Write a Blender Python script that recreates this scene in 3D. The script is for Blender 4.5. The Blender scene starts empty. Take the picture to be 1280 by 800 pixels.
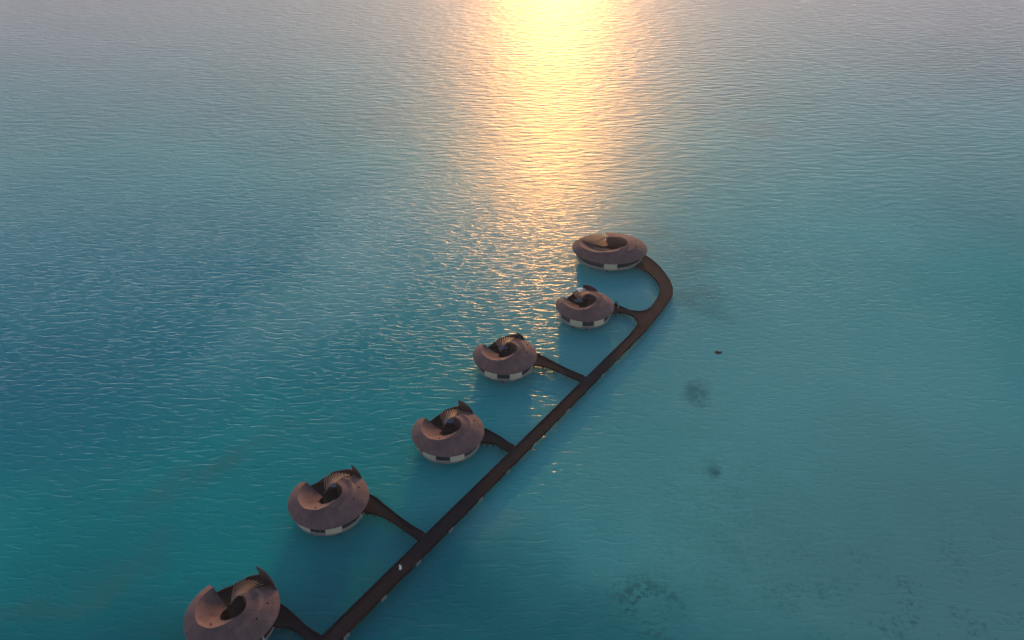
import bpy, bmesh, math, random
from mathutils import Vector, Matrix
random.seed(7)
rad = math.radians
SC = bpy.context.scene
COL = SC.collection

# ------------------------------------------------------------------ camera
CAM_H, PITCH, FPX = 138.0, rad(34.1), 995.0          # metres, radians down, focal length in 1280-px units
cam_d = bpy.data.cameras.new('camera'); cam = bpy.data.objects.new('camera', cam_d); COL.objects.link(cam)
cam.location = (0, 0, CAM_H); cam.rotation_euler = (math.pi/2 - PITCH, 0, 0)
cam_d.sensor_width = 36; cam_d.lens = 36*FPX/1280
cam_d.clip_start = 1; cam_d.clip_end = 60000
SC.camera = cam

# ------------------------------------------------------------------ light
SUN_EL, SUN_AZ = rad(9.0), rad(2.9)                  # azimuth clockwise from +Y
SUN_STRENGTH, SKY_STRENGTH, EXPOSURE = 1.45, 0.095, 0.7
HAZE_BAND = (44.0, 42.0, 44.0)
w = bpy.data.worlds.new('World'); SC.world = w; w.use_nodes = True
nt = w.node_tree; nt.nodes.clear()
sky = nt.nodes.new('ShaderNodeTexSky'); sky.sky_type = 'NISHITA'; sky.sun_disc = False
sky.sun_elevation = SUN_EL; sky.sun_rotation = SUN_AZ
sky.air_density = 1.0; sky.dust_density = 1.5; sky.ozone_density = 3.0
bg = nt.nodes.new('ShaderNodeBackground'); bg.inputs['Strength'].default_value = SKY_STRENGTH
wo = nt.nodes.new('ShaderNodeOutputWorld')
# sunset haze: a mauve tint overall and a bright band of haze low over the sea
tint = nt.nodes.new('ShaderNodeMix'); tint.data_type = 'RGBA'; tint.blend_type = 'MULTIPLY'; tint.inputs['Factor'].default_value = 1
tint.inputs[7].default_value = (0.86, 0.95, 0.90, 1); nt.links.new(sky.outputs[0], tint.inputs[6])
tcw = nt.nodes.new('ShaderNodeTexCoord'); sep = nt.nodes.new('ShaderNodeSeparateXYZ'); nt.links.new(tcw.outputs['Generated'], sep.inputs[0])
def wm(op, a, b, c=False):
    o = nt.nodes.new('ShaderNodeMath'); o.operation = op; o.use_clamp = c
    for i, v in enumerate((a, b)):
        if isinstance(v, (int, float)): o.inputs[i].default_value = v
        else: nt.links.new(v, o.inputs[i])
    return o.outputs[0]
band = wm('POWER', wm('SUBTRACT', 1.0, wm('MAXIMUM', sep.outputs[2], 0.0), True), 7.5)
ahead = wm('ADD', wm('MULTIPLY', sep.outputs[1], 0.35), 0.65)
band = wm('MULTIPLY', band, ahead)
hz = nt.nodes.new('ShaderNodeMix'); hz.data_type = 'RGBA'; hz.blend_type = 'ADD'; hz.inputs[7].default_value = (*HAZE_BAND, 1)
nt.links.new(band, hz.inputs['Factor']); nt.links.new(tint.outputs[2], hz.inputs[6]); hz.clamp_factor = True
nt.links.new(hz.outputs[2], bg.inputs[0]); nt.links.new(bg.outputs[0], wo.inputs[0])
sun_d = bpy.data.lights.new('sun', 'SUN'); sun = bpy.data.objects.new('sun', sun_d); COL.objects.link(sun)
sun_d.energy = SUN_STRENGTH; sun_d.angle = rad(2.0); sun_d.color = (1.0, 0.40, 0.07)
sd = Vector((math.sin(SUN_AZ)*math.cos(SUN_EL), math.cos(SUN_AZ)*math.cos(SUN_EL), math.sin(SUN_EL)))
sun.rotation_euler = sd.to_track_quat('Z', 'Y').to_euler()
SC.view_settings.view_transform = 'Standard'; SC.view_settings.look = 'None'
SC.view_settings.gamma = 1; SC.view_settings.exposure = EXPOSURE
SC.view_settings.use_curve_mapping = False
SC.cycles.use_denoising = True
SC.cycles.max_bounces = 5
SC.cycles.sample_clamp_indirect = 4

# ------------------------------------------------------------------ helpers
def ground(x, y, z=0.0):
    """where the camera ray through an image pixel meets the level z"""
    u, t = (x-640)/FPX, (y-400)/FPX
    sp, cp = math.sin(PITCH), math.cos(PITCH)
    k = (CAM_H - z)/(sp + t*cp)
    return Vector((u*k, (cp - t*sp)*k, z))

def setp(o, label=None, cat=None, group=None, kind=None):
    for k, v in (('label', label), ('category', cat), ('group', group), ('kind', kind)):
        if v: o[k] = v
    return o
def empty(name, loc, rz=0.0):
    o = bpy.data.objects.new(name, None); COL.objects.link(o)
    o.location = loc; o.rotation_euler = (0, 0, rz); o.empty_display_size = 0.5
    return o
def build(name, bm, mat, parent=None, smooth=False, loc=None):
    bmesh.ops.recalc_face_normals(bm, faces=bm.faces)
    me = bpy.data.meshes.new(name); bm.to_mesh(me); bm.free()
    if smooth:
        me.polygons.foreach_set('use_smooth', [True]*len(me.polygons))
        try: me.set_sharp_from_angle(angle=rad(38))
        except Exception: pass
    me.materials.append(mat)
    o = bpy.data.objects.new(name, me); COL.objects.link(o)
    if loc is not None: o.location = loc
    if parent: o.parent = parent
    return o
def box(bm, c, s, rz=0.0, rx=0.0):
    m = Matrix.Translation(c) @ Matrix.Rotation(rz, 4, 'Z') @ Matrix.Rotation(rx, 4, 'X') @ Matrix.Diagonal((s[0], s[1], s[2], 1))
    bmesh.ops.create_cube(bm, size=1.0, matrix=m)
def tube(bm, pts, r, n=8, r1=None):
    pts = [Vector(p) for p in pts]; rings = []
    for i, p in enumerate(pts):
        d = (pts[min(i+1, len(pts)-1)] - pts[max(i-1, 0)]).normalized()
        a = d.cross(Vector((0, 0, 1)));
        if a.length < 1e-3: a = Vector((1, 0, 0))
        a.normalize(); b = d.cross(a)
        rr = r if r1 is None else r + (r1-r)*i/(len(pts)-1)
        rings.append([bm.verts.new(p + rr*(math.cos(2*math.pi*k/n)*a + math.sin(2*math.pi*k/n)*b)) for k in range(n)])
    for i in range(len(rings)-1):
        for k in range(n):
            bm.faces.new((rings[i][k], rings[i][(k+1) % n], rings[i+1][(k+1) % n], rings[i+1][k]))
    bm.faces.new(rings[0][::-1]); bm.faces.new(rings[-1])
def slab(bm, pts, z0, z1):
    lo = [bm.verts.new((p[0], p[1], z0)) for p in pts]; hi = [bm.verts.new((p[0], p[1], z1)) for p in pts]
    bm.faces.new(hi); bm.faces.new(lo[::-1])
    n = len(pts)
    for i in range(n): bm.faces.new((lo[i], lo[(i+1) % n], hi[(i+1) % n], hi[i]))
def grid_solid(bm, rows, closed_profile=True, caps=True):
    """rows: list of closed cross-sections (lists of points) swept along"""
    vs = [[bm.verts.new(p) for p in r] for r in rows]; n = len(rows[0])
    for i in range(len(vs)-1):
        for k in range(n if closed_profile else n-1):
            bm.faces.new((vs[i][k], vs[i][(k+1) % n], vs[i+1][(k+1) % n], vs[i+1][k]))
    if caps and closed_profile:
        bm.faces.new(vs[0][::-1]); bm.faces.new(vs[-1])

# ------------------------------------------------------------------ materials
class NT:
    def __init__(s, name):
        s.m = bpy.data.materials.new(name); s.m.use_nodes = True; s.t = s.m.node_tree; s.t.nodes.clear()
        s.out = s.n('ShaderNodeOutputMaterial'); s.b = s.n('ShaderNodeBsdfPrincipled'); s.l(s.b.outputs[0], s.out.inputs[0])
    def n(s, k, **kw):
        o = s.t.nodes.new(k)
        for a, v in kw.items(): setattr(o, a, v)
        return o
    def l(s, a, b): s.t.links.new(a, b)
    def val(s, inp, v):
        if hasattr(v, 'is_output') or isinstance(v, bpy.types.NodeSocket): s.l(v, inp)
        else: inp.default_value = v
    def math(s, op, a, b=0.0, clamp=False):
        o = s.n('ShaderNodeMath', operation=op, use_clamp=clamp); s.val(o.inputs[0], a); s.val(o.inputs[1], b); return o.outputs[0]
    def mix(s, f, a, b, mode='MIX'):
        o = s.n('ShaderNodeMix', data_type='RGBA', blend_type=mode); s.val(o.inputs['Factor'], f)
        s.val(o.inputs[6], a if not isinstance(a, tuple) else (*a, 1)); s.val(o.inputs[7], b if not isinstance(b, tuple) else (*b, 1))
        return o.outputs[2]
    def mapr(s, v, a, b, c=0.0, d=1.0, smooth=False):
        o = s.n('ShaderNodeMapRange', interpolation_type='SMOOTHSTEP' if smooth else 'LINEAR')
        s.val(o.inputs[0], v)
        for i, x in zip((1, 2, 3, 4), (a, b, c, d)): s.val(o.inputs[i], x)
        return o.outputs[0]
    def mapping(s, v, loc=(0, 0, 0), rz=0.0, sc=(1, 1, 1), kind='POINT'):
        o = s.n('ShaderNodeMapping', vector_type=kind); s.l(v, o.inputs[0])
        o.inputs['Location'].default_value = loc; o.inputs['Rotation'].default_value = (0, 0, rz); o.inputs['Scale'].default_value = sc
        return o.outputs[0]
    def noise(s, v, sc=1.0, det=2.0, rough=0.5, dist=0.0, dim='3D'):
        o = s.n('ShaderNodeTexNoise', noise_dimensions=dim); s.l(v, o.inputs['Vector'])
        o.inputs['Scale'].default_value = sc; o.inputs['Detail'].default_value = det
        o.inputs['Roughness'].default_value = rough; o.inputs['Distortion'].default_value = dist
        return o.outputs[0]

def simple(name, c, rough=0.6, var=0.25, scale=1.5, metal=0.0, bump=0.0, stretch=(1, 1, 1), spec=0.5):
    a = NT(name); tc = a.n('ShaderNodeTexCoord').outputs['Object']
    v = a.mapping(tc, sc=stretch)
    n1 = a.noise(v, scale, 4, 0.6); n2 = a.noise(v, scale*7, 3, 0.6)
    f = a.math('ADD', a.math('MULTIPLY', n1, 0.6), a.math('MULTIPLY', n2, 0.4))
    f = a.mapr(f, 0.3, 0.7)
    a.l(a.mix(f, tuple(x*(1-var) for x in c), tuple(min(1, x*(1+var)) for x in c)), a.b.inputs['Base Color'])
    a.b.inputs['Roughness'].default_value = rough; a.b.inputs['Metallic'].default_value = metal
    a.b.inputs['Specular IOR Level'].default_value = spec
    if bump:
        bn = a.n('ShaderNodeBump'); bn.inputs['Distance'].default_value = bump; a.l(n2, bn.inputs['Height']); a.l(bn.outputs[0], a.b.inputs['Normal'])
    return a.m

def roof_material():
    a = NT('cedar_shingle'); tc = a.n('ShaderNodeTexCoord').outputs['Object']
    sx = a.n('ShaderNodeSeparateXYZ'); a.l(tc, sx.inputs[0])
    r = a.math('SQRT', a.math('ADD', a.math('MULTIPLY', sx.outputs[0], sx.outputs[0]), a.math('MULTIPLY', sx.outputs[1], sx.outputs[1])))
    ang = a.math('ARCTAN2', sx.outputs[1], sx.outputs[0])
    cv = a.n('ShaderNodeCombineXYZ'); a.l(a.math('MULTIPLY', ang, 24.0), cv.inputs[0]); a.l(a.math('MULTIPLY', r, 3.2), cv.inputs[1])
    vo = a.n('ShaderNodeTexVoronoi', feature='F1'); a.l(cv.outputs[0], vo.inputs['Vector']); vo.inputs['Scale'].default_value = 1.0
    sp = a.n('ShaderNodeSeparateColor'); a.l(vo.outputs['Color'], sp.inputs[0])
    n1 = a.noise(tc, 0.35, 5, 0.6)
    f = a.math('ADD', a.math('MULTIPLY', sp.outputs[0], 0.2), a.math('MULTIPLY', n1, 0.8))
    c = a.mix(a.mapr(f, 0.32, 0.70), (0.14, 0.080, 0.080), (0.235, 0.132, 0.122))
    a.l(c, a.b.inputs['Base Color']); a.b.inputs['Roughness'].default_value = 0.8; a.b.inputs['Specular IOR Level'].default_value = 0.2
    course = a.math('FRACT', a.math('MULTIPLY', r, 3.2))
    bn = a.n('ShaderNodeBump'); bn.inputs['Distance'].default_value = 0.03
    a.l(a.math('ADD', course, a.math('MULTIPLY', sp.outputs[1], 0.6)), bn.inputs['Height']); a.l(bn.outputs[0], a.b.inputs['Normal'])
    return a.m

def plank_material(name, c, rz):
    a = NT(name); pos = a.n('ShaderNodeNewGeometry').outputs['Position']
    v = a.mapping(pos, rz=rz)
    sx = a.n('ShaderNodeSeparateXYZ'); a.l(v, sx.inputs[0])
    k = a.math('MULTIPLY', sx.outputs[0], 1/0.22)
    cell = a.math('FLOOR', k); fr = a.math('FRACT', k)
    wn = a.n('ShaderNodeTexWhiteNoise', noise_dimensions='1D'); a.l(cell, wn.inputs['W'])
    big = a.noise(pos, 0.22, 4, 0.6)
    f = a.math('ADD', a.math('MULTIPLY', wn.outputs[0], 0.4), a.math('MULTIPLY', big, 0.6))
    col = a.mix(a.mapr(f, 0.25, 0.75), tuple(x*0.7 for x in c), tuple(x*1.35 for x in c))
    gap = a.math('LESS_THAN', fr, 0.06)
    a.l(a.mix(gap, col, tuple(x*0.3 for x in c)), a.b.inputs['Base Color']); a.b.inputs['Roughness'].default_value = 0.85; a.b.inputs['Specular IOR Level'].default_value = 0.15
    return a.m

ROOF = roof_material()
SOFFIT = simple('dark_timber', (0.085, 0.05, 0.038), 0.7, bump=0.01)
RIBM = simple('rib_timber', (0.26, 0.15, 0.115), 0.6)
COURT = simple('courtyard_timber', (0.22, 0.11, 0.07), 0.6, stretch=(1, 1, 0.3))
SCREEN = simple('screen_timber', (0.085, 0.042, 0.034), 0.65, stretch=(1, 1, 0.3), bump=0.02)
CREAM = simple('cream_render', (0.50, 0.43, 0.32), 0.7, var=0.07)
BAND = simple('pale_band', (0.27, 0.25, 0.225), 0.6, var=0.12)
GLASS = simple('dark_glass', (0.02, 0.028, 0.032), 0.12, var=0.3)
FRAME = simple('window_frame', (0.05, 0.04, 0.035), 0.5)
PILE = simple('dark_pile', (0.06, 0.045, 0.04), 0.8)
DECKV = plank_material('villa_deck_boards', (0.030, 0.022, 0.022), 0.4)
DECK = plank_material('walkway_boards', (0.018, 0.015, 0.022), rad(-63))
KERB = simple('kerb_timber', (0.007, 0.006, 0.008), 0.85, spec=0.15)
METAL = simple('pale_metal', (0.34, 0.35, 0.35), 0.35, var=0.1)
WHITE = simple('white_canvas', (0.8, 0.8, 0.82), 0.8, var=0.03)
POOLW = simple('pool_water', (0.10, 0.32, 0.52), 0.08, var=0.15)
SKIN = simple('skin', (0.32, 0.18, 0.12), 0.6, var=0.05)
HAIR = simple('hair', (0.015, 0.012, 0.01), 0.6)
LEAF = simple('dark_leaves', (0.03, 0.05, 0.022), 0.7)
STONE = simple('wet_rock', (0.02, 0.02, 0.022), 0.9, scale=3, bump=0.05)

# ------------------------------------------------------------------ water
def water_material():
    a = NT('lagoon_water'); pos = a.n('ShaderNodeNewGeometry').outputs['Position']
    flat = a.mapping(pos, sc=(1, 1, 0))
    warp = a.n('ShaderNodeTexNoise'); a.l(flat, warp.inputs['Vector']); warp.inputs['Scale'].default_value = 0.02; warp.inputs['Detail'].default_value = 4
    ws = a.n('ShaderNodeVectorMath', operation='SCALE'); ws.inputs['Scale'].default_value = 70
    wsub = a.n('ShaderNodeVectorMath', operation='SUBTRACT'); a.l(warp.outputs['Color'], wsub.inputs[0]); wsub.inputs[1].default_value = (0.5, 0.5, 0.5)
    a.l(wsub.outputs[0], ws.inputs[0])
    add = a.n('ShaderNodeVectorMath', operation='ADD'); a.l(flat, add.inputs[0]); a.l(ws.outputs[0], add.inputs[1])
    wp = a.mapping(add.outputs[0], sc=(1, 1, 0))
    def blob(px, py, rx, ry, rz=0.0, core=0.15, src=wp):
        c = ground(px, py)
        m = a.mapping(src, loc=(c.x, c.y, 0), rz=rz, sc=(rx, ry, 1), kind='TEXTURE')
        ln = a.n('ShaderNodeVectorMath', operation='LENGTH'); a.l(m, ln.inputs[0])
        return a.mapr(ln.outputs['Value'], 1.0, core, 0, 1, True)
    # lagoon colour by depth, plus far haze painted in: mid turquoise, deep channel on the left, pale shoals on the right
    col = a.mix(a.mapr(a.noise(flat, 0.012, 5, 0.55), 0.35, 0.65), (0.0, 0.33, 0.35), (0.0, 0.43, 0.44))
    col = a.mix(blob(-60, 440, 150, 75, rad(12)), col, (0.0, 0.23, 0.34))
    col = a.mix(blob(60, 330, 260, 110, rad(0)), col, (0.0, 0.31, 0.39), )
    col = a.mix(blob(1000, 560, 105, 190, rad(-25)), col, (0.14, 0.50, 0.50))
    col = a.mix(blob(1230, 760, 75, 75), col, (0.12, 0.38, 0.39))
    col = a.mix(blob(1150, -30, 290, 250, rad(20)), col, (0.52, 0.47, 0.50))  # lilac haze and reflected sky painted into the far right water
    col = a.mix(a.math('MULTIPLY', blob(610, 690, 16, 10, rad(30)), 0.55), col, (0.16, 0.45, 0.46))
    col = a.mix(a.math('MULTIPLY', blob(650, 330, 90, 60), 0.6), col, (0.08, 0.46, 0.47))
    def streak(c, p1, p2, wd, amt, colr):
        g1, g2 = ground(*p1), ground(*p2); d = g2-g1
        m = a.mapping(wp, loc=((g1.x+g2.x)/2, (g1.y+g2.y)/2, 0), rz=math.atan2(d.y, d.x), sc=(d.length/2, wd, 1), kind='TEXTURE')
        ln = a.n('ShaderNodeVectorMath', operation='LENGTH'); a.l(m, ln.inputs[0])
        return a.mix(a.math('MULTIPLY', a.mapr(ln.outputs['Value'], 1.0, 0.1, 0, 1, True), amt), c, colr)
    col = streak(col, (250, 520), (560, 190), 34, 0.8, (0.13, 0.48, 0.50))      # submerged sand bar
    col = a.mix(a.math('MULTIPLY', blob(60, -60, 380, 330), 0.7), col, (0.42, 0.43, 0.48))  # same painted sky haze on the far left water
    col = a.mix(blob(400, 850, 130, 45, rad(0)), col, (0.0, 0.19, 0.225))
    yy = a.n('ShaderNodeSeparateXYZ'); a.l(wp, yy.inputs[0])       # grey haze and sky reflection painted in with distance
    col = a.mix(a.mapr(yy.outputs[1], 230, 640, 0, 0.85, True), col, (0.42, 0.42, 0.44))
    # weed and coral on the bottom
    fine = a.noise(flat, 0.8, 5, 0.7); mid = a.noise(flat, 0.12, 4, 0.6)
    def reef(c, px, py, rx, ry, rz, amt, colr, lo=0.42, hi=0.62, src=None):
        b = blob(px, py, rx, ry, rz, 0.1)
        f = a.math('MULTIPLY', a.math('MULTIPLY', b, a.mapr(a.math('ADD', a.math('MULTIPLY', fine, 0.6), a.math('MULTIPLY', mid, 0.4)), lo, hi, 0, 1, True)), amt)
        return a.mix(f, c, colr)
    brown, dark = (0.06, 0.22, 0.21), (0.015, 0.11, 0.13)
    col = reef(col, 100, 725, 30, 7, rad(38), 0.45, brown, 0.3, 0.6)
    col = reef(col, 290, 575, 36, 9, rad(48), 0.45, brown, 0.3, 0.6)
    col = reef(col, 780, 748, 13, 16, rad(-20), 0.75, dark, 0.49, 0.58)
    col = reef(col, 880, 570, 4.5, 5.5, 0, 0.7, dark, 0.36, 0.52)
    col = reef(col, 885, 489, 7, 9, 0, 0.6, dark, 0.35, 0.55)
    col = reef(col, 882, 365, 10, 12, 0, 0.45, dark, 0.35, 0.55)
    col = reef(col, 838, 313, 17, 28, rad(20), 0.4, (0.05, 0.18, 0.20), 0.36, 0.56)
    col = reef(col, 1080, 745, 55, 40, rad(10), 0.45, (0.03, 0.18, 0.21), 0.55, 0.63)
    col = reef(col, 1220, 760, 50, 40, 0, 0.4, (0.06, 0.18, 0.19), 0.52, 0.63)
    col = reef(col, 920, 640, 60, 60, rad(30), 0.4, (0.06, 0.32, 0.30), 0.4, 0.6)
    col = reef(col, 960, 160, 25, 18, 0, 0.6, (0.2, 0.26, 0.27), 0.4, 0.6)
    col = reef(col, 1240, 70, 130, 110, rad(25), 0.5, (0.24, 0.25, 0.27), 0.42, 0.6)
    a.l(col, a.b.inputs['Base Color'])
    # waves: crests run roughly across the view; heights in metres
    turn = a.n('ShaderNodeVectorMath', operation='MULTIPLY_ADD')   # slow bending of the crest lines
    bend = a.n('ShaderNodeTexNoise'); a.l(flat, bend.inputs['Vector']); bend.inputs['Scale'].default_value = 0.03; bend.inputs['Detail'].default_value = 2
    a.l(bend.outputs['Color'], turn.inputs[0]); turn.inputs[1].default_value = (6, 6, 0); a.l(flat, turn.inputs[2])
    tv = turn.outputs[0]
    w1 = a.noise(a.mapping(tv, rz=rad(3), sc=(1/4.2, 1/1.15, 0)), 1, 3, 0.5, 0.35, '2D')
    w2 = a.noise(a.mapping(tv, rz=rad(-14), sc=(1/2.6, 1/0.72, 0)), 1, 3, 0.55, 0.3, '2D')
    w3 = a.noise(a.mapping(flat, rz=rad(20), sc=(1/1.1, 1/0.6, 0)), 1, 2, 0.5, 0.0, '2D')
    ridge = a.math('POWER', a.math('SUBTRACT', 1.0, a.math('ABSOLUTE', a.math('MULTIPLY', a.math('SUBTRACT', w1, 0.5), 2.6))), 1.5)
    h = a.math('ADD', a.math('MULTIPLY', w1, WAVE[0]), a.math('MULTIPLY', ridge, WAVE[1]))
    h = a.math('ADD', h, a.math('MULTIPLY', w2, WAVE[2]))
    h = a.math('ADD', h, a.math('MULTIPLY', w3, WAVE[3]))
    calm = a.mapr(a.noise(flat, 0.014, 3, 0.5), 0.3, 0.7, 0.7, 1.15)
    sy = a.n('ShaderNodeSeparateXYZ'); a.l(pos, sy.inputs[0])
    h = a.math('MULTIPLY', a.math('MULTIPLY', h, calm), a.mapr(sy.outputs[1], 90, 230, 0.68, 1.15, True))
    h = a.math('MULTIPLY', h, a.mapr(sy.outputs[0], -38, 45, 1.0, 0.45, True))
    # longer waves out on the open water, added where the finer bump fades
    w0 = a.noise(a.mapping(tv, rz=rad(2), sc=(1/8.5, 1/2.5, 0)), 1, 2, 0.5, 0.2, '2D')
    h = a.math('ADD', h, a.math('MULTIPLY', w0, a.mapr(sy.outputs[1], 200, 520, 0.0, 0.72, True)))
    bn = a.n('ShaderNodeBump'); bn.inputs['Distance'].default_value = 1.0; a.l(h, bn.inputs['Height'])
    a.l(bn.outputs[0], a.b.inputs['Normal'])
    a.b.inputs['IOR'].default_value = 1.333; a.b.inputs['Specular IOR Level'].default_value = 0.24
    # roughness raised with distance, standing in for wave detail the bump loses
    a.l(a.mapr(sy.outputs[1], 130, 420, WATER_ROUGH[0], WATER_ROUGH[1], True), a.b.inputs['Roughness'])
    return a.m
WAVE = (0.155, 0.06, 0.036, 0.010); WATER_ROUGH = (0.20, 0.43)
bm = bmesh.new()
xs = [-20000, -1500, -600, -300, -100, 0, 100, 300, 600, 1500, 20000]; ys = [-3000, -200, 0, 100, 200, 300, 500, 800, 1500, 5000, 40000]
vv = [[bm.verts.new((x, y, 0)) for x in xs] for y in ys]
for j in range(len(ys)-1):
    for i in range(len(xs)-1): bm.faces.new((vv[j][i], vv[j][i+1], vv[j+1][i+1], vv[j+1][i]))
setp(build('water', bm, water_material()), 'rippled turquoise lagoon water around the villas', kind='structure')

# ------------------------------------------------------------------ villas
def lerp(a, b, t): return a + (b-a)*t
def sm(t): t = max(0.0, min(1.0, t)); return t*t*(3-2*t)
def curve(tab, x):
    if x <= tab[0][0]: return tab[0][1]
    for (x0, y0), (x1, y1) in zip(tab, tab[1:]):
        if x <= x1: return lerp(y0, y1, sm((x-x0)/(x1-x0))*0.5 + (x-x0)/(x1-x0)*0.5)
    return tab[-1][1]

def villa(name, loc, rz, label, big=False, horn_end=75, horn_z=7.7):
    R, ZE, ZD = 9.0, 4.5, 1.6
    TH0, TH1 = (92.0, -206.0) if big else (59.0, -211.0)
    SX, SY = (1.44, 1.26) if big else (1.0, 1.0)
    RH = 3.6 if big else 2.7
    HC = (0.6, 0.1) if big else (0.75, -0.4)
    def hole(th, rh=RH):
        if big and th < -52: return curve([(-206, 2.6), (-190, 1.7), (-160, 1.0), (-100, 1.2), (-75, 2.6), (-52, hole(-51.9))], th)
        d = (math.cos(rad(th)), math.sin(rad(th))); cd = HC[0]*d[0] + HC[1]*d[1]
        return cd + math.sqrt(cd*cd - HC[0]**2 - HC[1]**2 + rh*rh)
    def P(r, th, z): return Vector((SX*r*math.cos(rad(th)), SY*r*math.sin(rad(th)), z))
    root = empty(name, loc, rz); setp(root, label, 'villa', 'round shell-roofed villas standing over the water')
    zr_t = [(-210, 5.9), (-150, 6.5), (-100, 6.8), (-50, 6.9), (10, 7.2), (100, 7.3)]
    if big: zr_t = [(-206, 5.6), (-150, 6.3), (-100, 6.8), (-40, 6.9), (20, 6.6), (92, 6.2)]
    rr_t = [(-210, 6.7), (-130, 6.4), (-105, 5.8), (-78, 4.5), (-52, 0.0)]
    zh_t = [(-210, 4.0), (-150, 4.5), (-110, 5.4), (-75, 6.4), (-52, 6.9)]
    def ridge(th):
        if th > -52: return hole(th), curve(zr_t, th)
        rh = hole(th)
        if big: return max(curve([(-206, 7.8), (-180, 7.4), (-130, 6.6), (-100, 5.8), (-78, 5.1), (-52, hole(-51.9))], th), rh+0.01), curve(zr_t, th)
        r = curve(rr_t, th) if th <= -78 else lerp(4.5, hole(-52), (th+78)/26)
        return max(r, rh+0.01), curve(zr_t, th)
    def holez(th):
        return curve(zr_t, th) if th > -52 else curve([(-206, 4.0), (-120, 4.7), (-90, 5.0), (-70, 5.8), (-52, 6.9)] if big else zh_t, th)
    # roof shell with thickness, closed cross-section swept along the spiral
    rows = []; N = 132
    for i in range(N+1):
        th = lerp(TH0, TH1, i/N); r1, z1 = ridge(th); r0, z0 = hole(th), holez(th)
        z0 = min(z0, z1)
        top = []
        for k in range(11):
            u = k/10; top.append(P(lerp(R, r1, u), th, ZE + (z1-ZE)*(1-(1-u)**1.28)))
        inn = []
        for k in range(1, 8):
            u = k/7; inn.append(P(lerp(r1, r0, u) - 0.0005*k, th, z1 + (z0-z1)*(1-(1-u)**1.7) - 0.0005*k))
        rows.append([P(R-0.12, th, ZE-0.16), P(R, th, ZE-0.12)] + top + inn + [P(r0, th, z0-0.3), P(lerp(r0, R, 0.4), th, min(z0, z1)-0.42 if th > -52 else lerp(z0, z1, 0.3)-0.45), P(7.75, th, ZE-0.1)])
    bm = bmesh.new(); grid_solid(bm, rows); roof = build('roof', bm, ROOF, root, True)
    for th, r in ((22, 6.9), (-12, 6.3), (-112, 4.6)):
        bm = bmesh.new(); zc = None
        r1, z1 = ridge(th)
        if r > r1: u = (R-r)/(R-r1); zc = ZE + (z1-ZE)*(1-(1-u)**1.28)
        else:
            u = (r1-r)/(r1-hole(th)); zc = z1 + (holez(th)-z1)*(1-(1-u)**1.7)
        bmesh.ops.create_cone(bm, cap_ends=True, segments=10, radius1=0.16, radius2=0.12, depth=0.4, matrix=Matrix.Translation(P(r, th, zc+0.05)))
        build('vent', bm, KERB, roof)
    # deck, pale rim and tapering underside
    def disc(bm, prof, n=72):
        rings = [[bm.verts.new(P(r, 360*k/n, z)) for k in range(n)] for r, z in prof]
        for a_, b_ in zip(rings, rings[1:]):
            for k in range(n): bm.faces.new((a_[k], a_[(k+1) % n], b_[(k+1) % n], b_[k]))
        bm.faces.new(rings[0]); bm.faces.new(rings[-1][::-1])
    bm = bmesh.new(); dk = []
    for k in range(120):
        th = 3*k; f = sm((th-40)/10)*sm((160-th)/10); dk.append(P(lerp(7.7, 8.42, f), th, 0))
    slab(bm, dk, ZD-0.12, ZD); build('deck', bm, DECKV, root)
    bm = bmesh.new(); disc(bm, [(7.6, ZD-0.002-0.12), (8.0, ZD-0.121), (8.04, ZD-0.3), (7.8, ZD-0.5), (6.6, 0.7)]); build('base', bm, BAND, root, True)
    # outer wall: pale panels and windows
    def arc_wall(bm, r, ta, tb, za, zb, t=0.15, n=None):
        n = n or max(2, int(abs(ta-tb)/4))
        grid_solid(bm, [[P(r, lerp(ta, tb, i/n), za), P(r+t, lerp(ta, tb, i/n), za), P(r+t, lerp(ta, tb, i/n), zb), P(r, lerp(ta, tb, i/n), zb)] for i in range(n+1)])
    if big:
        spans = [('w', 60, -22), ('w', -22, -82), ('p', -82, -104), ('w', -104, -150), ('w', -150, -200)]
    else:
        spans = [('p', 56, 20), ('w', -20, -57), ('p', -57, -83), ('w', -83, -109), ('p', -109, -138), ('w', -138, -172), ('p', -172, -206)]
    for kind, ta, tb in spans:
        if kind == 'p':
            bm = bmesh.new(); arc_wall(bm, 7.8, ta, tb, ZD+0.003, 4.42, 0.15); build('wall_panel', bm, CREAM, root)
        else:
            bm = bmesh.new(); arc_wall(bm, 7.7, ta, tb, 2.05, 4.40, 0.05); wdw = build('window', bm, GLASS, root)
            bm = bmesh.new(); arc_wall(bm, 7.68, ta, tb, ZD+0.003, 2.04, 0.22)
            build('sill', bm, BAND, wdw)
            k = max(2, int(round(abs(ta-tb)/9)))
            for i in range(k+1):
                bm = bmesh.new(); th = lerp(ta-0.6, tb+0.6, i/k); p = P(7.76, th, 3.22); box(bm, p, (0.16, 0.08, 2.36), rad(th))
                build('mullion', bm, FRAME, wdw)
    # courtyard wall under the roof opening, end walls of the rooms
    bm = bmesh.new(); n = 40; rows = []
    ta, tb = TH0, TH1+3
    for i in range(n+1):
        th = lerp(ta, tb, i/n); r0 = hole(th); z0 = holez(th) - 0.28
        rows.append([P(r0+0.02, th, ZD+0.002), P(r0+0.2, th, ZD+0.002), P(r0+0.2, th, z0), P(r0+0.02, th, z0)])
    grid_solid(bm, rows); build('courtyard_wall', bm, COURT if big else SCREEN, root, True)
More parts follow.
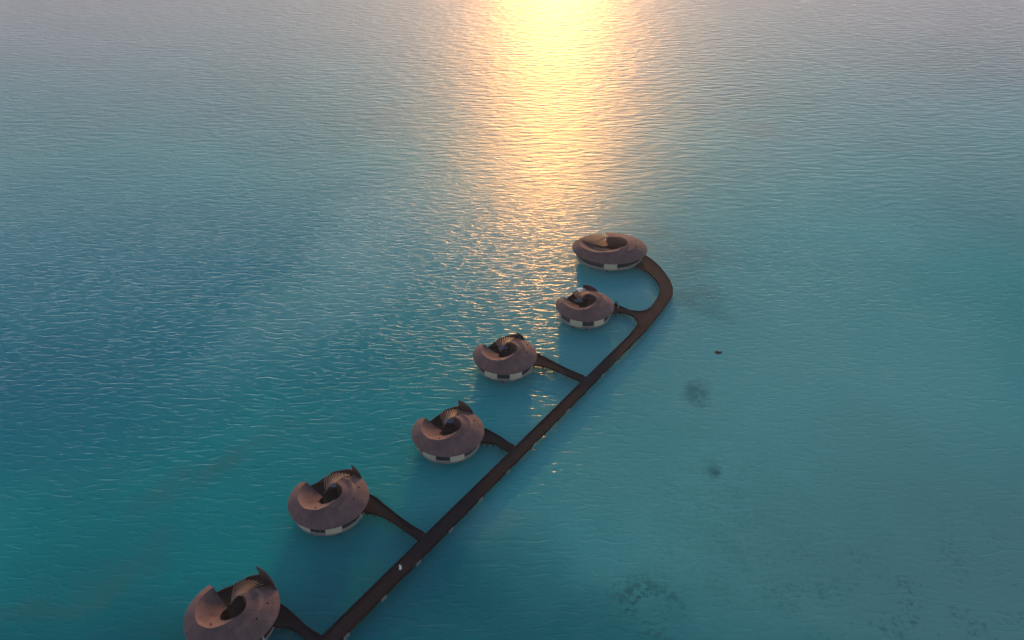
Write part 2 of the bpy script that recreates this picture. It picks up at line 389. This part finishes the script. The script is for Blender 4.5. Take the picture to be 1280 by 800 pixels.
    for th in (TH0, TH1):
        bm = bmesh.new(); r0 = hole(th)+0.2; zt = ridge(th)[1]-0.45
        d = 0.12 if th == TH0 else -0.12
        pts = []
        for rr_, z in ((r0, ZD+0.002), (7.7, ZD+0.002), (7.7, ZE-0.2), (min(ridge(th)[0]+0.4, 7.6), zt-0.5), (r0, max(ZD+0.1, holez(th)-0.75))):
            pts.append((rr_, z))
        a_ = [bm.verts.new(P(r_, th-d*8, z)) for r_, z in pts]; b_ = [bm.verts.new(P(r_, th-d*16, z)) for r_, z in pts]
        bm.faces.new(a_); bm.faces.new(b_[::-1])
        for i in range(5): bm.faces.new((a_[i], a_[(i+1) % 5], b_[(i+1) % 5], b_[i]))
        build('end_wall', bm, SOFFIT, root)
    # inner ring beam and rib fan over the open terrace
    RE = 152.0 if big else 138.0
    bm = bmesh.new(); pts = []
    for i in range(25):
        th = lerp(TH0-2, RE, i/24); q = (th-TH0)/(RE-TH0)
        pts.append(P(hole(th), th, lerp(holez(TH0)-0.1, 4.7 if not big else 6.2, sm(q*1.0))))
    tube(bm, pts, 0.13, 6); build('ring_beam', bm, RIBM, root, True)
    nr = 12 if big else 10; rA, rB = (TH0+2, 154) if big else (TH0+3, 121)
    for i in range(nr):
        q = i/(nr-1); th = lerp(rA, rB, q)
        qq = (th-TH0)/(RE-TH0); zin = lerp(holez(TH0)-0.1, 4.7 if not big else 6.2, sm(qq)) + 0.05
        rin = hole(th); rout = lerp(8.3, 8.8, q) if big else lerp(7.8, 6.1, q)
        zc = lambda r: ZE + (lerp(zin, 5.4 if not big else 6.6, 0.0)+0.12-ZE)*(1-(1-(R-r)/(R-rin))**1.28)
        bm = bmesh.new(); rows = []
        for k in range(9):
            r = lerp(rin-0.15, rout, k/8); tk = th - (0 if big else lerp(3, 10, q))*k/8; z = zc(min(r, R)) if r >= rin else zin+0.1
            lift = 0.0 if big else 0.9*q*(k/8)
            p = P(r, tk, z+lift); d = Vector((-math.sin(rad(th)), math.cos(rad(th)), 0))*0.075
            rows.append([p-d+Vector((0, 0, -0.34)), p+d+Vector((0, 0, -0.34)), p+d, p-d])
        grid_solid(bm, rows); build('rib', bm, RIBM, root)
    # screen wall curling round the terrace and rising to the horn
    if not big:
        H0, H1 = 47.0, horn_end
        top = [(0, 0.0), (0.12, 0.34), (0.35, 0.64), (0.65, 0.86), (1.0, 1.0)]
        rows = []
        for i in range(15):
            q = i/14; th = lerp(H0, H1, q); zt = 4.35 + (horn_z-4.35)*curve(top, q)
            ro = 9.05 - 0.02*i
            # curved shell: leans inwards with height
            rows.append([P(8.55, th, ZD+0.002), P(8.7, th, ZD+0.002), P(ro+0.25*q, th, 4.2), P(ro+0.02-0.35*q, th, zt), P(ro-0.14-0.35*q, th, zt), P(ro-0.15+0.22*q, th, 4.2)])
        bm = bmesh.new(); grid_solid(bm, rows); build('horn', bm, SCREEN, root, True)
        rows = []
        tab = [(H1+0.3, lerp(5.8, 5.3, (H1-60)/20)), (98, 4.1), (107, 3.0), (124, 1.95), (150, 1.8)]
        for i in range(25):
            th = lerp(H1+0.3, 150, i/24); zt = curve(tab, th)
            rows.append([P(8.43, th, ZD-0.1), P(8.58, th, ZD-0.1), P(8.62+0.08*(zt-ZD), th, zt), P(8.48+0.08*(zt-ZD), th, zt)])
        bm = bmesh.new(); grid_solid(bm, rows); build('screen_wall', bm, SCREEN, root, True)
        # plunge pool at the edge of the terrace
        bm = bmesh.new(); arc_wall(bm, 5.9, 80, 104, ZD+0.003, ZD+0.28, 2.1, 8); pl = build('pool_surround', bm, SOFFIT, root)
        bm = bmesh.new(); arc_wall(bm, 6.1, 81.5, 102.5, ZD+0.2, ZD+0.3, 1.7, 8); build('pool_water', bm, POOLW, pl)
    else:
        rows = []
        for i in range(25):
            th = lerp(TH0, 153, i/24)
            rows.append([P(8.43, th, ZD-0.1), P(8.58, th, ZD-0.1), P(8.6, th, 2.5), P(8.46, th, 2.5)])
        bm = bmesh.new(); grid_solid(bm, rows); build('screen_wall', bm, SCREEN, root, True)
        bm = bmesh.new(); arc_wall(bm, 1.4, 99, 150, 4.25, 4.45, 5.4, 12); build('inner_roof', bm, COURT, root)
        for th, r_ in ((104, 2.2), (104, 6.2), (145, 2.2), (145, 6.2)):
            p = P(r_, th, 0); bm = bmesh.new(); tube(bm, [(p.x, p.y, ZD), (p.x, p.y, 4.249)], 0.12, 8); build('post', bm, SOFFIT, root, True)
    # pale post where the bridge comes in under the eave
    bm = bmesh.new(); th = -19 if not big else -24; box(bm, P(7.95, th, 2.95), (0.26, 0.26, 2.66), rad(th)); build('entrance_post', bm, METAL, root)
    for k in range(10):
        th = 36*k+10; p = P(7.0, th, 0)
        bm = bmesh.new(); tube(bm, [(p.x, p.y, -4), (p.x, p.y, 0.85)], 0.22, 10); build('pile', bm, PILE, root, True)
    return root

V = []
spec = [
    ((762.2, 309.6), 0, 'largest and farthest round villa, where the walkway curls into its right side', True),
    ((731.1, 381.4), 10, 'round villa with a white parasol on its terrace, second farthest', False, 80, 6.9),
    ((631.3, 443.3), 3, 'round villa between the parasol villa and the villa nearer by the long walkway, third farthest', False, 64, 6.7),
    ((560.0, 539.1), 0, 'round villa in the middle of the row, third nearest to the camera', False, 75, 7.8),
    ((410.9, 623.0), -3, 'round villa second nearest to the camera, left of the walking person', False, 63, 7.7),
    ((290.3, 765.0), -13, 'nearest round villa at the bottom left end of the row, cut off by the frame', False, 80, 8.4)]
for (px, py), rot, lab, big, *horn in spec:
    c = ground(px, py, 4.5)
    V.append(villa('round_villa', (c.x, c.y, 0), rad(rot), lab, big, *horn))

# ------------------------------------------------------------------ walkway and bridges
ZW = 1.5
def G(pts, z=ZW): return [ground(x, y, z) for x, y in pts]
def ext(a, b, d): return b + (b-a).normalized()*d
L = G([(402.5, 794.5), (786, 419.5)]); Rr = G([(426, 800), (806, 414)])
def on_left(px, py):
    p = ground(px, py, ZW); a_, b_ = L; d = (b_-a_).normalized(); return a_ + d*((p-a_).dot(d))
left_bottom = ext(L[1], L[0], 45); right_bottom = ext(Rr[1], Rr[0], 42)
outer = [right_bottom] + [Rr[0] + (Rr[1]-Rr[0])*k/6 for k in range(7)] + G([(816, 402), (826, 390), (837, 375), (840.8, 368), (841, 361), (839.5, 356), (837.5, 351), (831.4, 341.6), (824.4, 333), (815.6, 325), (807, 319.3), (798, 315)])
inner = G([(785, 328), (794, 331.5), (804, 336.6), (813, 342), (820, 350), (823.5, 355), (825, 361), (824.5, 368), (819, 376.5), (814, 383.5), (808, 387.6), (800, 389.3), (794, 388.8), (788, 387.5)])
cut2 = G([(782, 391)])
low2 = G([(788, 393), (792.5, 395.7), (796.2, 399.5), (797.5, 403), (796, 407)]) + [L[1]]
j = {k: on_left(*v) for k, v in dict(a3=(738, 473), b3=(732.5, 479), a4=(650.5, 560.5), b4=(642.5, 567.5), a5=(534.5, 668), b5=(525, 676.5), a6=(402.5, 794.5), b6=(389, 807)).items()}
leftline = [j['a3'], j['b3'], j['a4'], j['b4'], j['a5'], j['b5'], j['a6'], j['b6']]
poly = outer + inner + cut2 + low2 + leftline + [left_bottom]
wk = empty('walkway', (ground(560, 640).x, ground(560, 640).y, 0)); O = wk.location.copy()
setp(wk, 'long dark timber walkway over the water, curling round at its far end', 'walkway')
bm = bmesh.new(); slab(bm, [p-O for p in poly], ZW-0.3, ZW); build('deck', bm, DECK, wk)
def kerb(bm, chain, side, off, w=0.24, z0=ZW-0.42, z1=ZW+0.16):
    rows = []
    n = len(chain)
    for i, p in enumerate(chain):
        d = (chain[min(i+1, n-1)] - chain[max(i-1, 0)]); d.z = 0; d.normalize()
        nrm = Vector((-d.y, d.x, 0))*side
        a_, b_ = p - off + nrm*(-0.03), p - off + nrm*w
        rows.append([Vector((a_.x, a_.y, z0)), Vector((b_.x, b_.y, z0)), Vector((b_.x, b_.y, z1)), Vector((a_.x, a_.y, z1))])
    grid_solid(bm, rows)
def make_kerb(chain, side, parent, off):
    bm = bmesh.new(); kerb(bm, chain, side, off); build('kerb', bm, KERB, parent)
make_kerb(outer, 1, wk, O); make_kerb(inner, 1, wk, O)
make_kerb(cut2[-1:] + low2 + [j['a3']], 1, wk, O)
make_kerb([j['b3'], j['a4']], 1, wk, O); make_kerb([j['b4'], j['a5']], 1, wk, O)
make_kerb([j['b5'], j['a6']], 1, wk, O); make_kerb([j['b6'], left_bottom], 1, wk, O)
axis = (Rr[1]-Rr[0]).normalized(); side = Vector((axis.y, -axis.x, 0)); width = (Rr[0]-L[0]).dot(side)
def pile(parent, p, off):
    bm = bmesh.new(); q = p-off; tube(bm, [(q.x, q.y, -4), (q.x, q.y, ZW-0.31)], 0.17, 8); build('pile', bm, PILE, parent, True)
total = (Rr[1]-Rr[0]).length
k = -38.0
while k < total:
    base = Rr[0] + axis*k
    for s in (0.45, width-0.45): pile(wk, base - side*s, O)
    k += 6.5
for i in range(9, len(outer)-1, 2):
    q = outer[i]; m_ = min(inner, key=lambda t: (t-q).length); d = (m_-q).normalized(); pile(wk, q+d*0.5, O); pile(wk, m_-d*0.5, O)
# pale ladders rails fixed along the seaward side
for px, py in ((760, 471.5), (718, 517), (676, 559), (642, 592.4), (606, 626.6), (567.2, 664), (525.4, 704.4), (481, 748), (433.4, 795)):
    p = ground(px, py, ZW-0.2); p = Rr[0] + axis*((p-Rr[0]).dot(axis)) + side*0.16
    bm = bmesh.new(); q = p-O; ang = math.atan2(axis.y, axis.x)
    box(bm, Vector((q.x, q.y, ZW-0.1)), (1.5, 0.16, 0.12), ang)
    box(bm, Vector((q.x, q.y, ZW-0.75)) + side*0.02, (1.4, 0.08, 0.10), ang)
    for s in (-0.6, 0.6): box(bm, Vector((q.x, q.y, ZW-0.42)) + axis*s, (0.08, 0.09, 0.6), ang)
    build('edge_fender', bm, METAL, wk)

def bridge(up, lo, vil, label, tail):
    up = G(up) if not isinstance(up[0], Vector) else up
    lo = G(lo) if not isinstance(lo[0], Vector) else lo
    c = Vector((vil.location.x, vil.location.y, ZW))
    up = [up[0] + (c-up[0]).normalized()*2.2] + up; lo = [lo[0] + (c-lo[0]).normalized()*2.2] + lo
    up = up[:-1] + [tail[0]]; lo = lo[:-1] + [tail[1]]
    o = empty('footbridge', ((up[0].x+lo[0].x)/2, (up[0].y+lo[0].y)/2, 0)); setp(o, label, 'footbridge', 'short footbridges from the walkway to the villas')
    off = o.location.copy()
    def fine(ch):
        out = []
        for i in range(len(ch)-1):
            p0, p1, p2, p3 = ch[max(i-1, 0)], ch[i], ch[i+1], ch[min(i+2, len(ch)-1)]
            for k in range(4):
                t = k/4; out.append(0.5*((2*p1) + (p2-p0)*t + (2*p0-5*p1+4*p2-p3)*t*t + (3*p1-p0-3*p2+p3)*t**3))
        return out + [ch[-1]]
    up, lo = fine(up), fine(lo)
    bm = bmesh.new(); slab(bm, [p-off for p in up + lo[::-1]], ZW-0.32, ZW-0.012); build('deck', bm, DECK, o)
    make_kerb(up[:-1], -1, o, off); make_kerb(lo[:-1], 1, o, off)
    n = len(up)
    for i in range(3, n-1, 4):
        q = min(lo, key=lambda t: (t-up[i]).length); d = (q-up[i]).normalized()
        pile(o, up[i]+d*0.35, off); pile(o, q-d*0.35, off)
    return o
bridge([(767.5, 380), (776, 383), (782, 385.6), (788, 387.5)], [(758, 392), (765, 391.5), (772, 390.2), (782, 391)], V[1], 'short curved footbridge to the villa with the white parasol', (inner[-1], cut2[0]))
bridge([(671, 442), (686, 449), (701, 457), (716, 464), (738, 473)], [(664.5, 456), (676, 457), (688, 460), (704, 467), (718, 473), (732.5, 479)], V[2], 'flared footbridge running to the third farthest villa, glitter below it', (j['a3'], j['b3']))
bridge([(604.5, 535.5), (612, 538.5), (624, 545), (636, 553), (650.5, 560.5)], [(597.5, 553), (612, 553.5), (620, 555.5), (630, 561), (642.5, 567.5)], V[3], 'flared footbridge to the middle villa with the blue plunge pool', (j['a4'], j['b4']))
bridge([(460, 618), (470, 622), (480, 630), (496, 643), (514, 656), (534.5, 668)], [(454, 640), (472, 643), (488, 651), (508, 664), (525, 676.5)], V[4], 'flared footbridge to the villa second nearest to the camera', (j['a5'], j['b5']))
bridge([(346, 754), (357, 759), (370, 770), (384, 783), (402.5, 794.5)], [(336, 783), (355, 784), (368, 788), (376, 794), (382, 799.5), (389, 807)], V[5], 'dark flared footbridge to the nearest villa at the bottom edge', (j['a6'], j['b6']))

# ------------------------------------------------------------------ small things
def parasol(p):
    o = empty('parasol', p); setp(o, 'square white parasol open on the terrace of the second farthest villa', 'parasol')
    bm = bmesh.new(); tube(bm, [(0, 0, 0.1), (0, 0, 3.25)], 0.04, 8); build('pole', bm, METAL, o, True)
    bm = bmesh.new(); bmesh.ops.create_cone(bm, cap_ends=True, segments=20, radius1=0.4, radius2=0.36, depth=0.1, matrix=Matrix.Translation((0, 0, 0.05))); build('base', bm, KERB, o)
    bm = bmesh.new(); s = 1.3; t = bm.verts.new((0, 0, 3.35)); t2 = bm.verts.new((0, 0, 3.29)); A, B, Cc = [], [], []
    m = 8
    for k in range(4):
        a0 = math.pi/4+k*math.pi/2
        x0, y0 = s*math.sqrt(2)*math.cos(a0), s*math.sqrt(2)*math.sin(a0); x1, y1 = s*math.sqrt(2)*math.cos(a0+math.pi/2), s*math.sqrt(2)*math.sin(a0+math.pi/2)
        for i in range(m):
            f = i/m; sag = 0.1*math.sin(math.pi*f)
            x, y = lerp(x0, x1, f)*(1-sag*0.5), lerp(y0, y1, f)*(1-sag*0.5)
            A.append(bm.verts.new((x, y, 2.85+sag))); B.append(bm.verts.new((x*0.985, y*0.985, 2.80+sag))); Cc.append(bm.verts.new((x, y, 2.66+sag)))
    n = len(A)
    for i in range(n):
        k = (i+1) % n; bm.faces.new((A[i], A[k], t)); bm.faces.new((B[k], B[i], t2)); bm.faces.new((A[k], A[i], Cc[i], Cc[k])); bm.faces.new((B[i], B[k], Cc[k], Cc[i]))
    build('canopy', bm, WHITE, o)
    for k in range(4):
        bm = bmesh.new(); a0 = math.pi/4+k*math.pi/2; tube(bm, [(0, 0, 3.26), (1.8*math.cos(a0), 1.8*math.sin(a0), 2.8)], 0.018, 5); build('rib', bm, METAL, o)
    o.rotation_euler = (rad(-4), rad(3), rad(12)); return o
pv = V[1].location
parasol((pv.x-0.5, pv.y+7.55, 1.6)).scale = (1.1, 1.1, 1.22)

def skinned(name, verts, edges, radii, mat, parent, root=0, levels=2):
    me = bpy.data.meshes.new(name); me.from_pydata(verts, edges, []); o = bpy.data.objects.new(name, me); COL.objects.link(o)
    o.modifiers.new('skin', 'SKIN'); me.skin_vertices[0].data[root].use_root = True
    for i, r in enumerate(radii): me.skin_vertices[0].data[i].radius = r if isinstance(r, tuple) else (r, r)
    sd_ = o.modifiers.new('sub', 'SUBSURF'); sd_.levels = sd_.render_levels = levels
    me.materials.append(mat); o.parent = parent; return o
def person(p, rz):
    o = empty('person', p, rz); setp(o, 'person with dark hair in a long white robe walking down the walkway', 'person')
    v = [(0, 0, .95), (0, 0, 1.12), (0, 0, 1.32), (0, 0, 1.43), (0, 0.0, 1.53), (0, -.01, 1.63), (0, 0, 1.70),
         (.10, 0, .9), (.11, -.10, .5), (.11, -.16, .09), (.11, -.28, .04), (-.10, 0, .9), (-.11, .06, .5), (-.11, .22, .12), (-.11, .12, .05),
         (.18, 0, 1.38), (.24, .05, 1.12), (.25, -.03, .88), (.25, -.06, .80), (-.18, 0, 1.38), (-.24, -.05, 1.12), (-.25, -.12, .90), (-.25, -.15, .82)]
    e = [(0, 1), (1, 2), (2, 3), (3, 4), (4, 5), (5, 6), (0, 7), (7, 8), (8, 9), (9, 10), (0, 11), (11, 12), (12, 13), (13, 14), (2, 15), (15, 16), (16, 17), (17, 18), (2, 19), (19, 20), (20, 21), (21, 22)]
    r = [(.15, .11), (.14, .10), (.15, .10), .065, .065, .095, .07, .09, .065, .045, .04, .09, .065, .045, .04, .06, .042, .032, .03, .06, .042, .032, .03]
    body = skinned('body', v, e, r, SKIN, o)
    # hands: palm and separate fingers
    for sgn, base in ((1, (.25, -.06, .80)), (-1, (-.25, -.15, .82))):
        hv = [base]; he = []; hr = [.028]
        for f in range(4):
            x = base[0]; y = base[1]-.03+.02*f; ln = (.075, .085, .08, .06)[f]; i0 = len(hv)
            hv += [(x, y, base[2]-.07), (x-.006*sgn, y-.004, base[2]-.07-ln*.55), (x-.018*sgn, y-.006, base[2]-.07-ln)]
            hr += [.010, .008, .007]; he += [(0, i0), (i0, i0+1), (i0+1, i0+2)]
        i0 = len(hv); hv += [(base[0]-.01*sgn, base[1]-.045, base[2]-.04), (base[0]-.015*sgn, base[1]-.055, base[2]-.075)]; hr += [.010, .008]; he += [(0, i0), (i0, i0+1)]
        skinned('hand', hv, he, hr, SKIN, body, 0, 1)
    # robe: tapered gown with folds
    bm = bmesh.new(); rings = []
    for z, rx, ry, cy in ((.22, .25, .30, .02), (.45, .235, .27, .01), (.75, .22, .21, 0), (.95, .205, .165, 0), (1.12, .19, .145, 0), (1.3, .20, .145, 0), (1.40, .185, .125, 0), (1.455, .09, .085, 0)):
        rings.append([bm.verts.new((rx*math.cos(2*math.pi*k/32)*(1+.05*math.sin(k*2.1)*(1.3-z)), cy+ry*math.sin(2*math.pi*k/32)*(1+.06*math.sin(k*1.7)*(1.3-z)), z)) for k in range(32)])
    for a_, b_ in zip(rings, rings[1:]):
        for k in range(32): bm.faces.new((a_[k], a_[(k+1) % 32], b_[(k+1) % 32], b_[k]))
    build('robe', bm, WHITE, o, True)
    for s, pts in ((1, [(.17, 0, 1.385), (.235, .05, 1.13), (.25, -.02, .92)]), (-1, [(-.17, 0, 1.385), (-.235, -.05, 1.13), (-.25, -.11, .94)])):
        bm = bmesh.new(); tube(bm, pts, .078, 12, .062); build('sleeve', bm, WHITE, o, True)
    bm = bmesh.new(); bmesh.ops.create_uvsphere(bm, u_segments=18, v_segments=12, radius=1, matrix=Matrix.Translation((0, .022, 1.655)) @ Matrix.Diagonal((.093, .102, .105, 1)))
    bmesh.ops.delete(bm, geom=[f for f in bm.faces if f.calc_center_median().y < -.035 and f.calc_center_median().z < 1.70], context='FACES'); build('hair', bm, HAIR, o, True)
    for sx_ in (-.032, .032):
        bm = bmesh.new(); bmesh.ops.create_uvsphere(bm, u_segments=8, v_segments=6, radius=.011, matrix=Matrix.Translation((sx_, -.094, 1.635))); build('eye', bm, HAIR, body)
    bm = bmesh.new(); bmesh.ops.create_cone(bm, cap_ends=True, segments=8, radius1=.016, radius2=.006, depth=.045, matrix=Matrix.Translation((0, -.106, 1.605))); build('nose', bm, SKIN, body)
    bm = bmesh.new(); box(bm, (0, -.093, 1.57), (.04, .008, .01)); build('mouth', bm, HAIR, body)
    return o
pp = ground(500.6, 711.8, ZW)
person((pp.x, pp.y, ZW), math.atan2(axis.y, axis.x) + math.pi/2)

# planter and low lamp at the villa end of the bridge to the parasol villa
def planter(p):
    o = empty('planter', p); setp(o, 'dark leafy plant in a low pot at the villa end of the parasol villa bridge', 'planter')
    bm = bmesh.new(); bmesh.ops.create_cone(bm, cap_ends=True, segments=16, radius1=.28, radius2=.38, depth=.5, matrix=Matrix.Translation((0, 0, .25))); build('pot', bm, KERB, o, True)
    bm = bmesh.new(); rnd = random.Random(3)
    for i in range(130):
        d = Vector((rnd.gauss(0, 1), rnd.gauss(0, 1), rnd.gauss(.3, .8))).normalized(); c = Vector((0, 0, .95)) + d*rnd.uniform(.15, .55)
        t = d.cross(Vector((rnd.random(), rnd.random(), rnd.random()))).normalized()*.06
        bm.faces.new([bm.verts.new(c+t), bm.verts.new(c+d*.22), bm.verts.new(c-t), bm.verts.new(c-d*.05)])
    build('foliage', bm, LEAF, o); return o
q = ground(770.3, 381.6, ZW); planter((q.x, q.y, ZW))
q = ground(772.6, 385.2, ZW)
o = empty('bollard', (q.x, q.y, ZW)); setp(o, 'small pale bollard on the bridge to the parasol villa', 'bollard')
bm = bmesh.new(); bmesh.ops.create_cone(bm, cap_ends=True, segments=14, radius1=.13, radius2=.11, depth=.8, matrix=Matrix.Translation((0, 0, .4))); build('post', bm, METAL, o, True)
bm = bmesh.new(); bmesh.ops.create_cone(bm, cap_ends=True, segments=14, radius1=.18, radius2=.14, depth=.12, matrix=Matrix.Translation((0, 0, .861))); build('cap', bm, CREAM, o, True)
# a rock just breaking the surface
q = ground(898, 440.5)
bm = bmesh.new(); rnd = random.Random(5)
for cx, cy, s in ((0, 0, 1.0), (1.1, .3, .6), (-.9, -.5, .45)):
    g = bmesh.ops.create_icosphere(bm, subdivisions=3, radius=s)
    for v_ in g['verts']:
        n_ = v_.co.normalized(); f = 1+.18*math.sin(5*n_.x+cx*3)*math.cos(4*n_.y)+.07*math.sin(13*n_.z+9*n_.x)
        v_.co = Vector((v_.co.x*f*1.2+cx, v_.co.y*f+cy, v_.co.z*f*.26-.14))
setp(build('rock', bm, STONE, None, True, (q.x, q.y, 0)), 'small dark rock just breaking the surface right of the walkway', 'rock')
# ------------------------------------------------------------------ evening air
HAZE = 0.0001
if HAZE:
    bm = bmesh.new(); box(bm, (0, 18500, 69.5), (40200, 43200, 145))
    hm = bpy.data.materials.new('air'); hm.use_nodes = True; t_ = hm.node_tree; t_.nodes.clear()
    po = t_.nodes.new('ShaderNodeOutputMaterial'); pvn = t_.nodes.new('ShaderNodeVolumePrincipled')
    pvn.inputs['Density'].default_value = HAZE; pvn.inputs['Color'].default_value = (0.93, 0.90, 0.95, 1); pvn.inputs['Anisotropy'].default_value = 0.25
    t_.links.new(pvn.outputs[0], po.inputs['Volume'])
    setp(build('haze', bm, hm), 'thin evening haze over the lagoon', kind='stuff')
print('R check', [(tuple(round(c, 1) for c in v.location)) for v in V], 'walk width', round(width, 2))
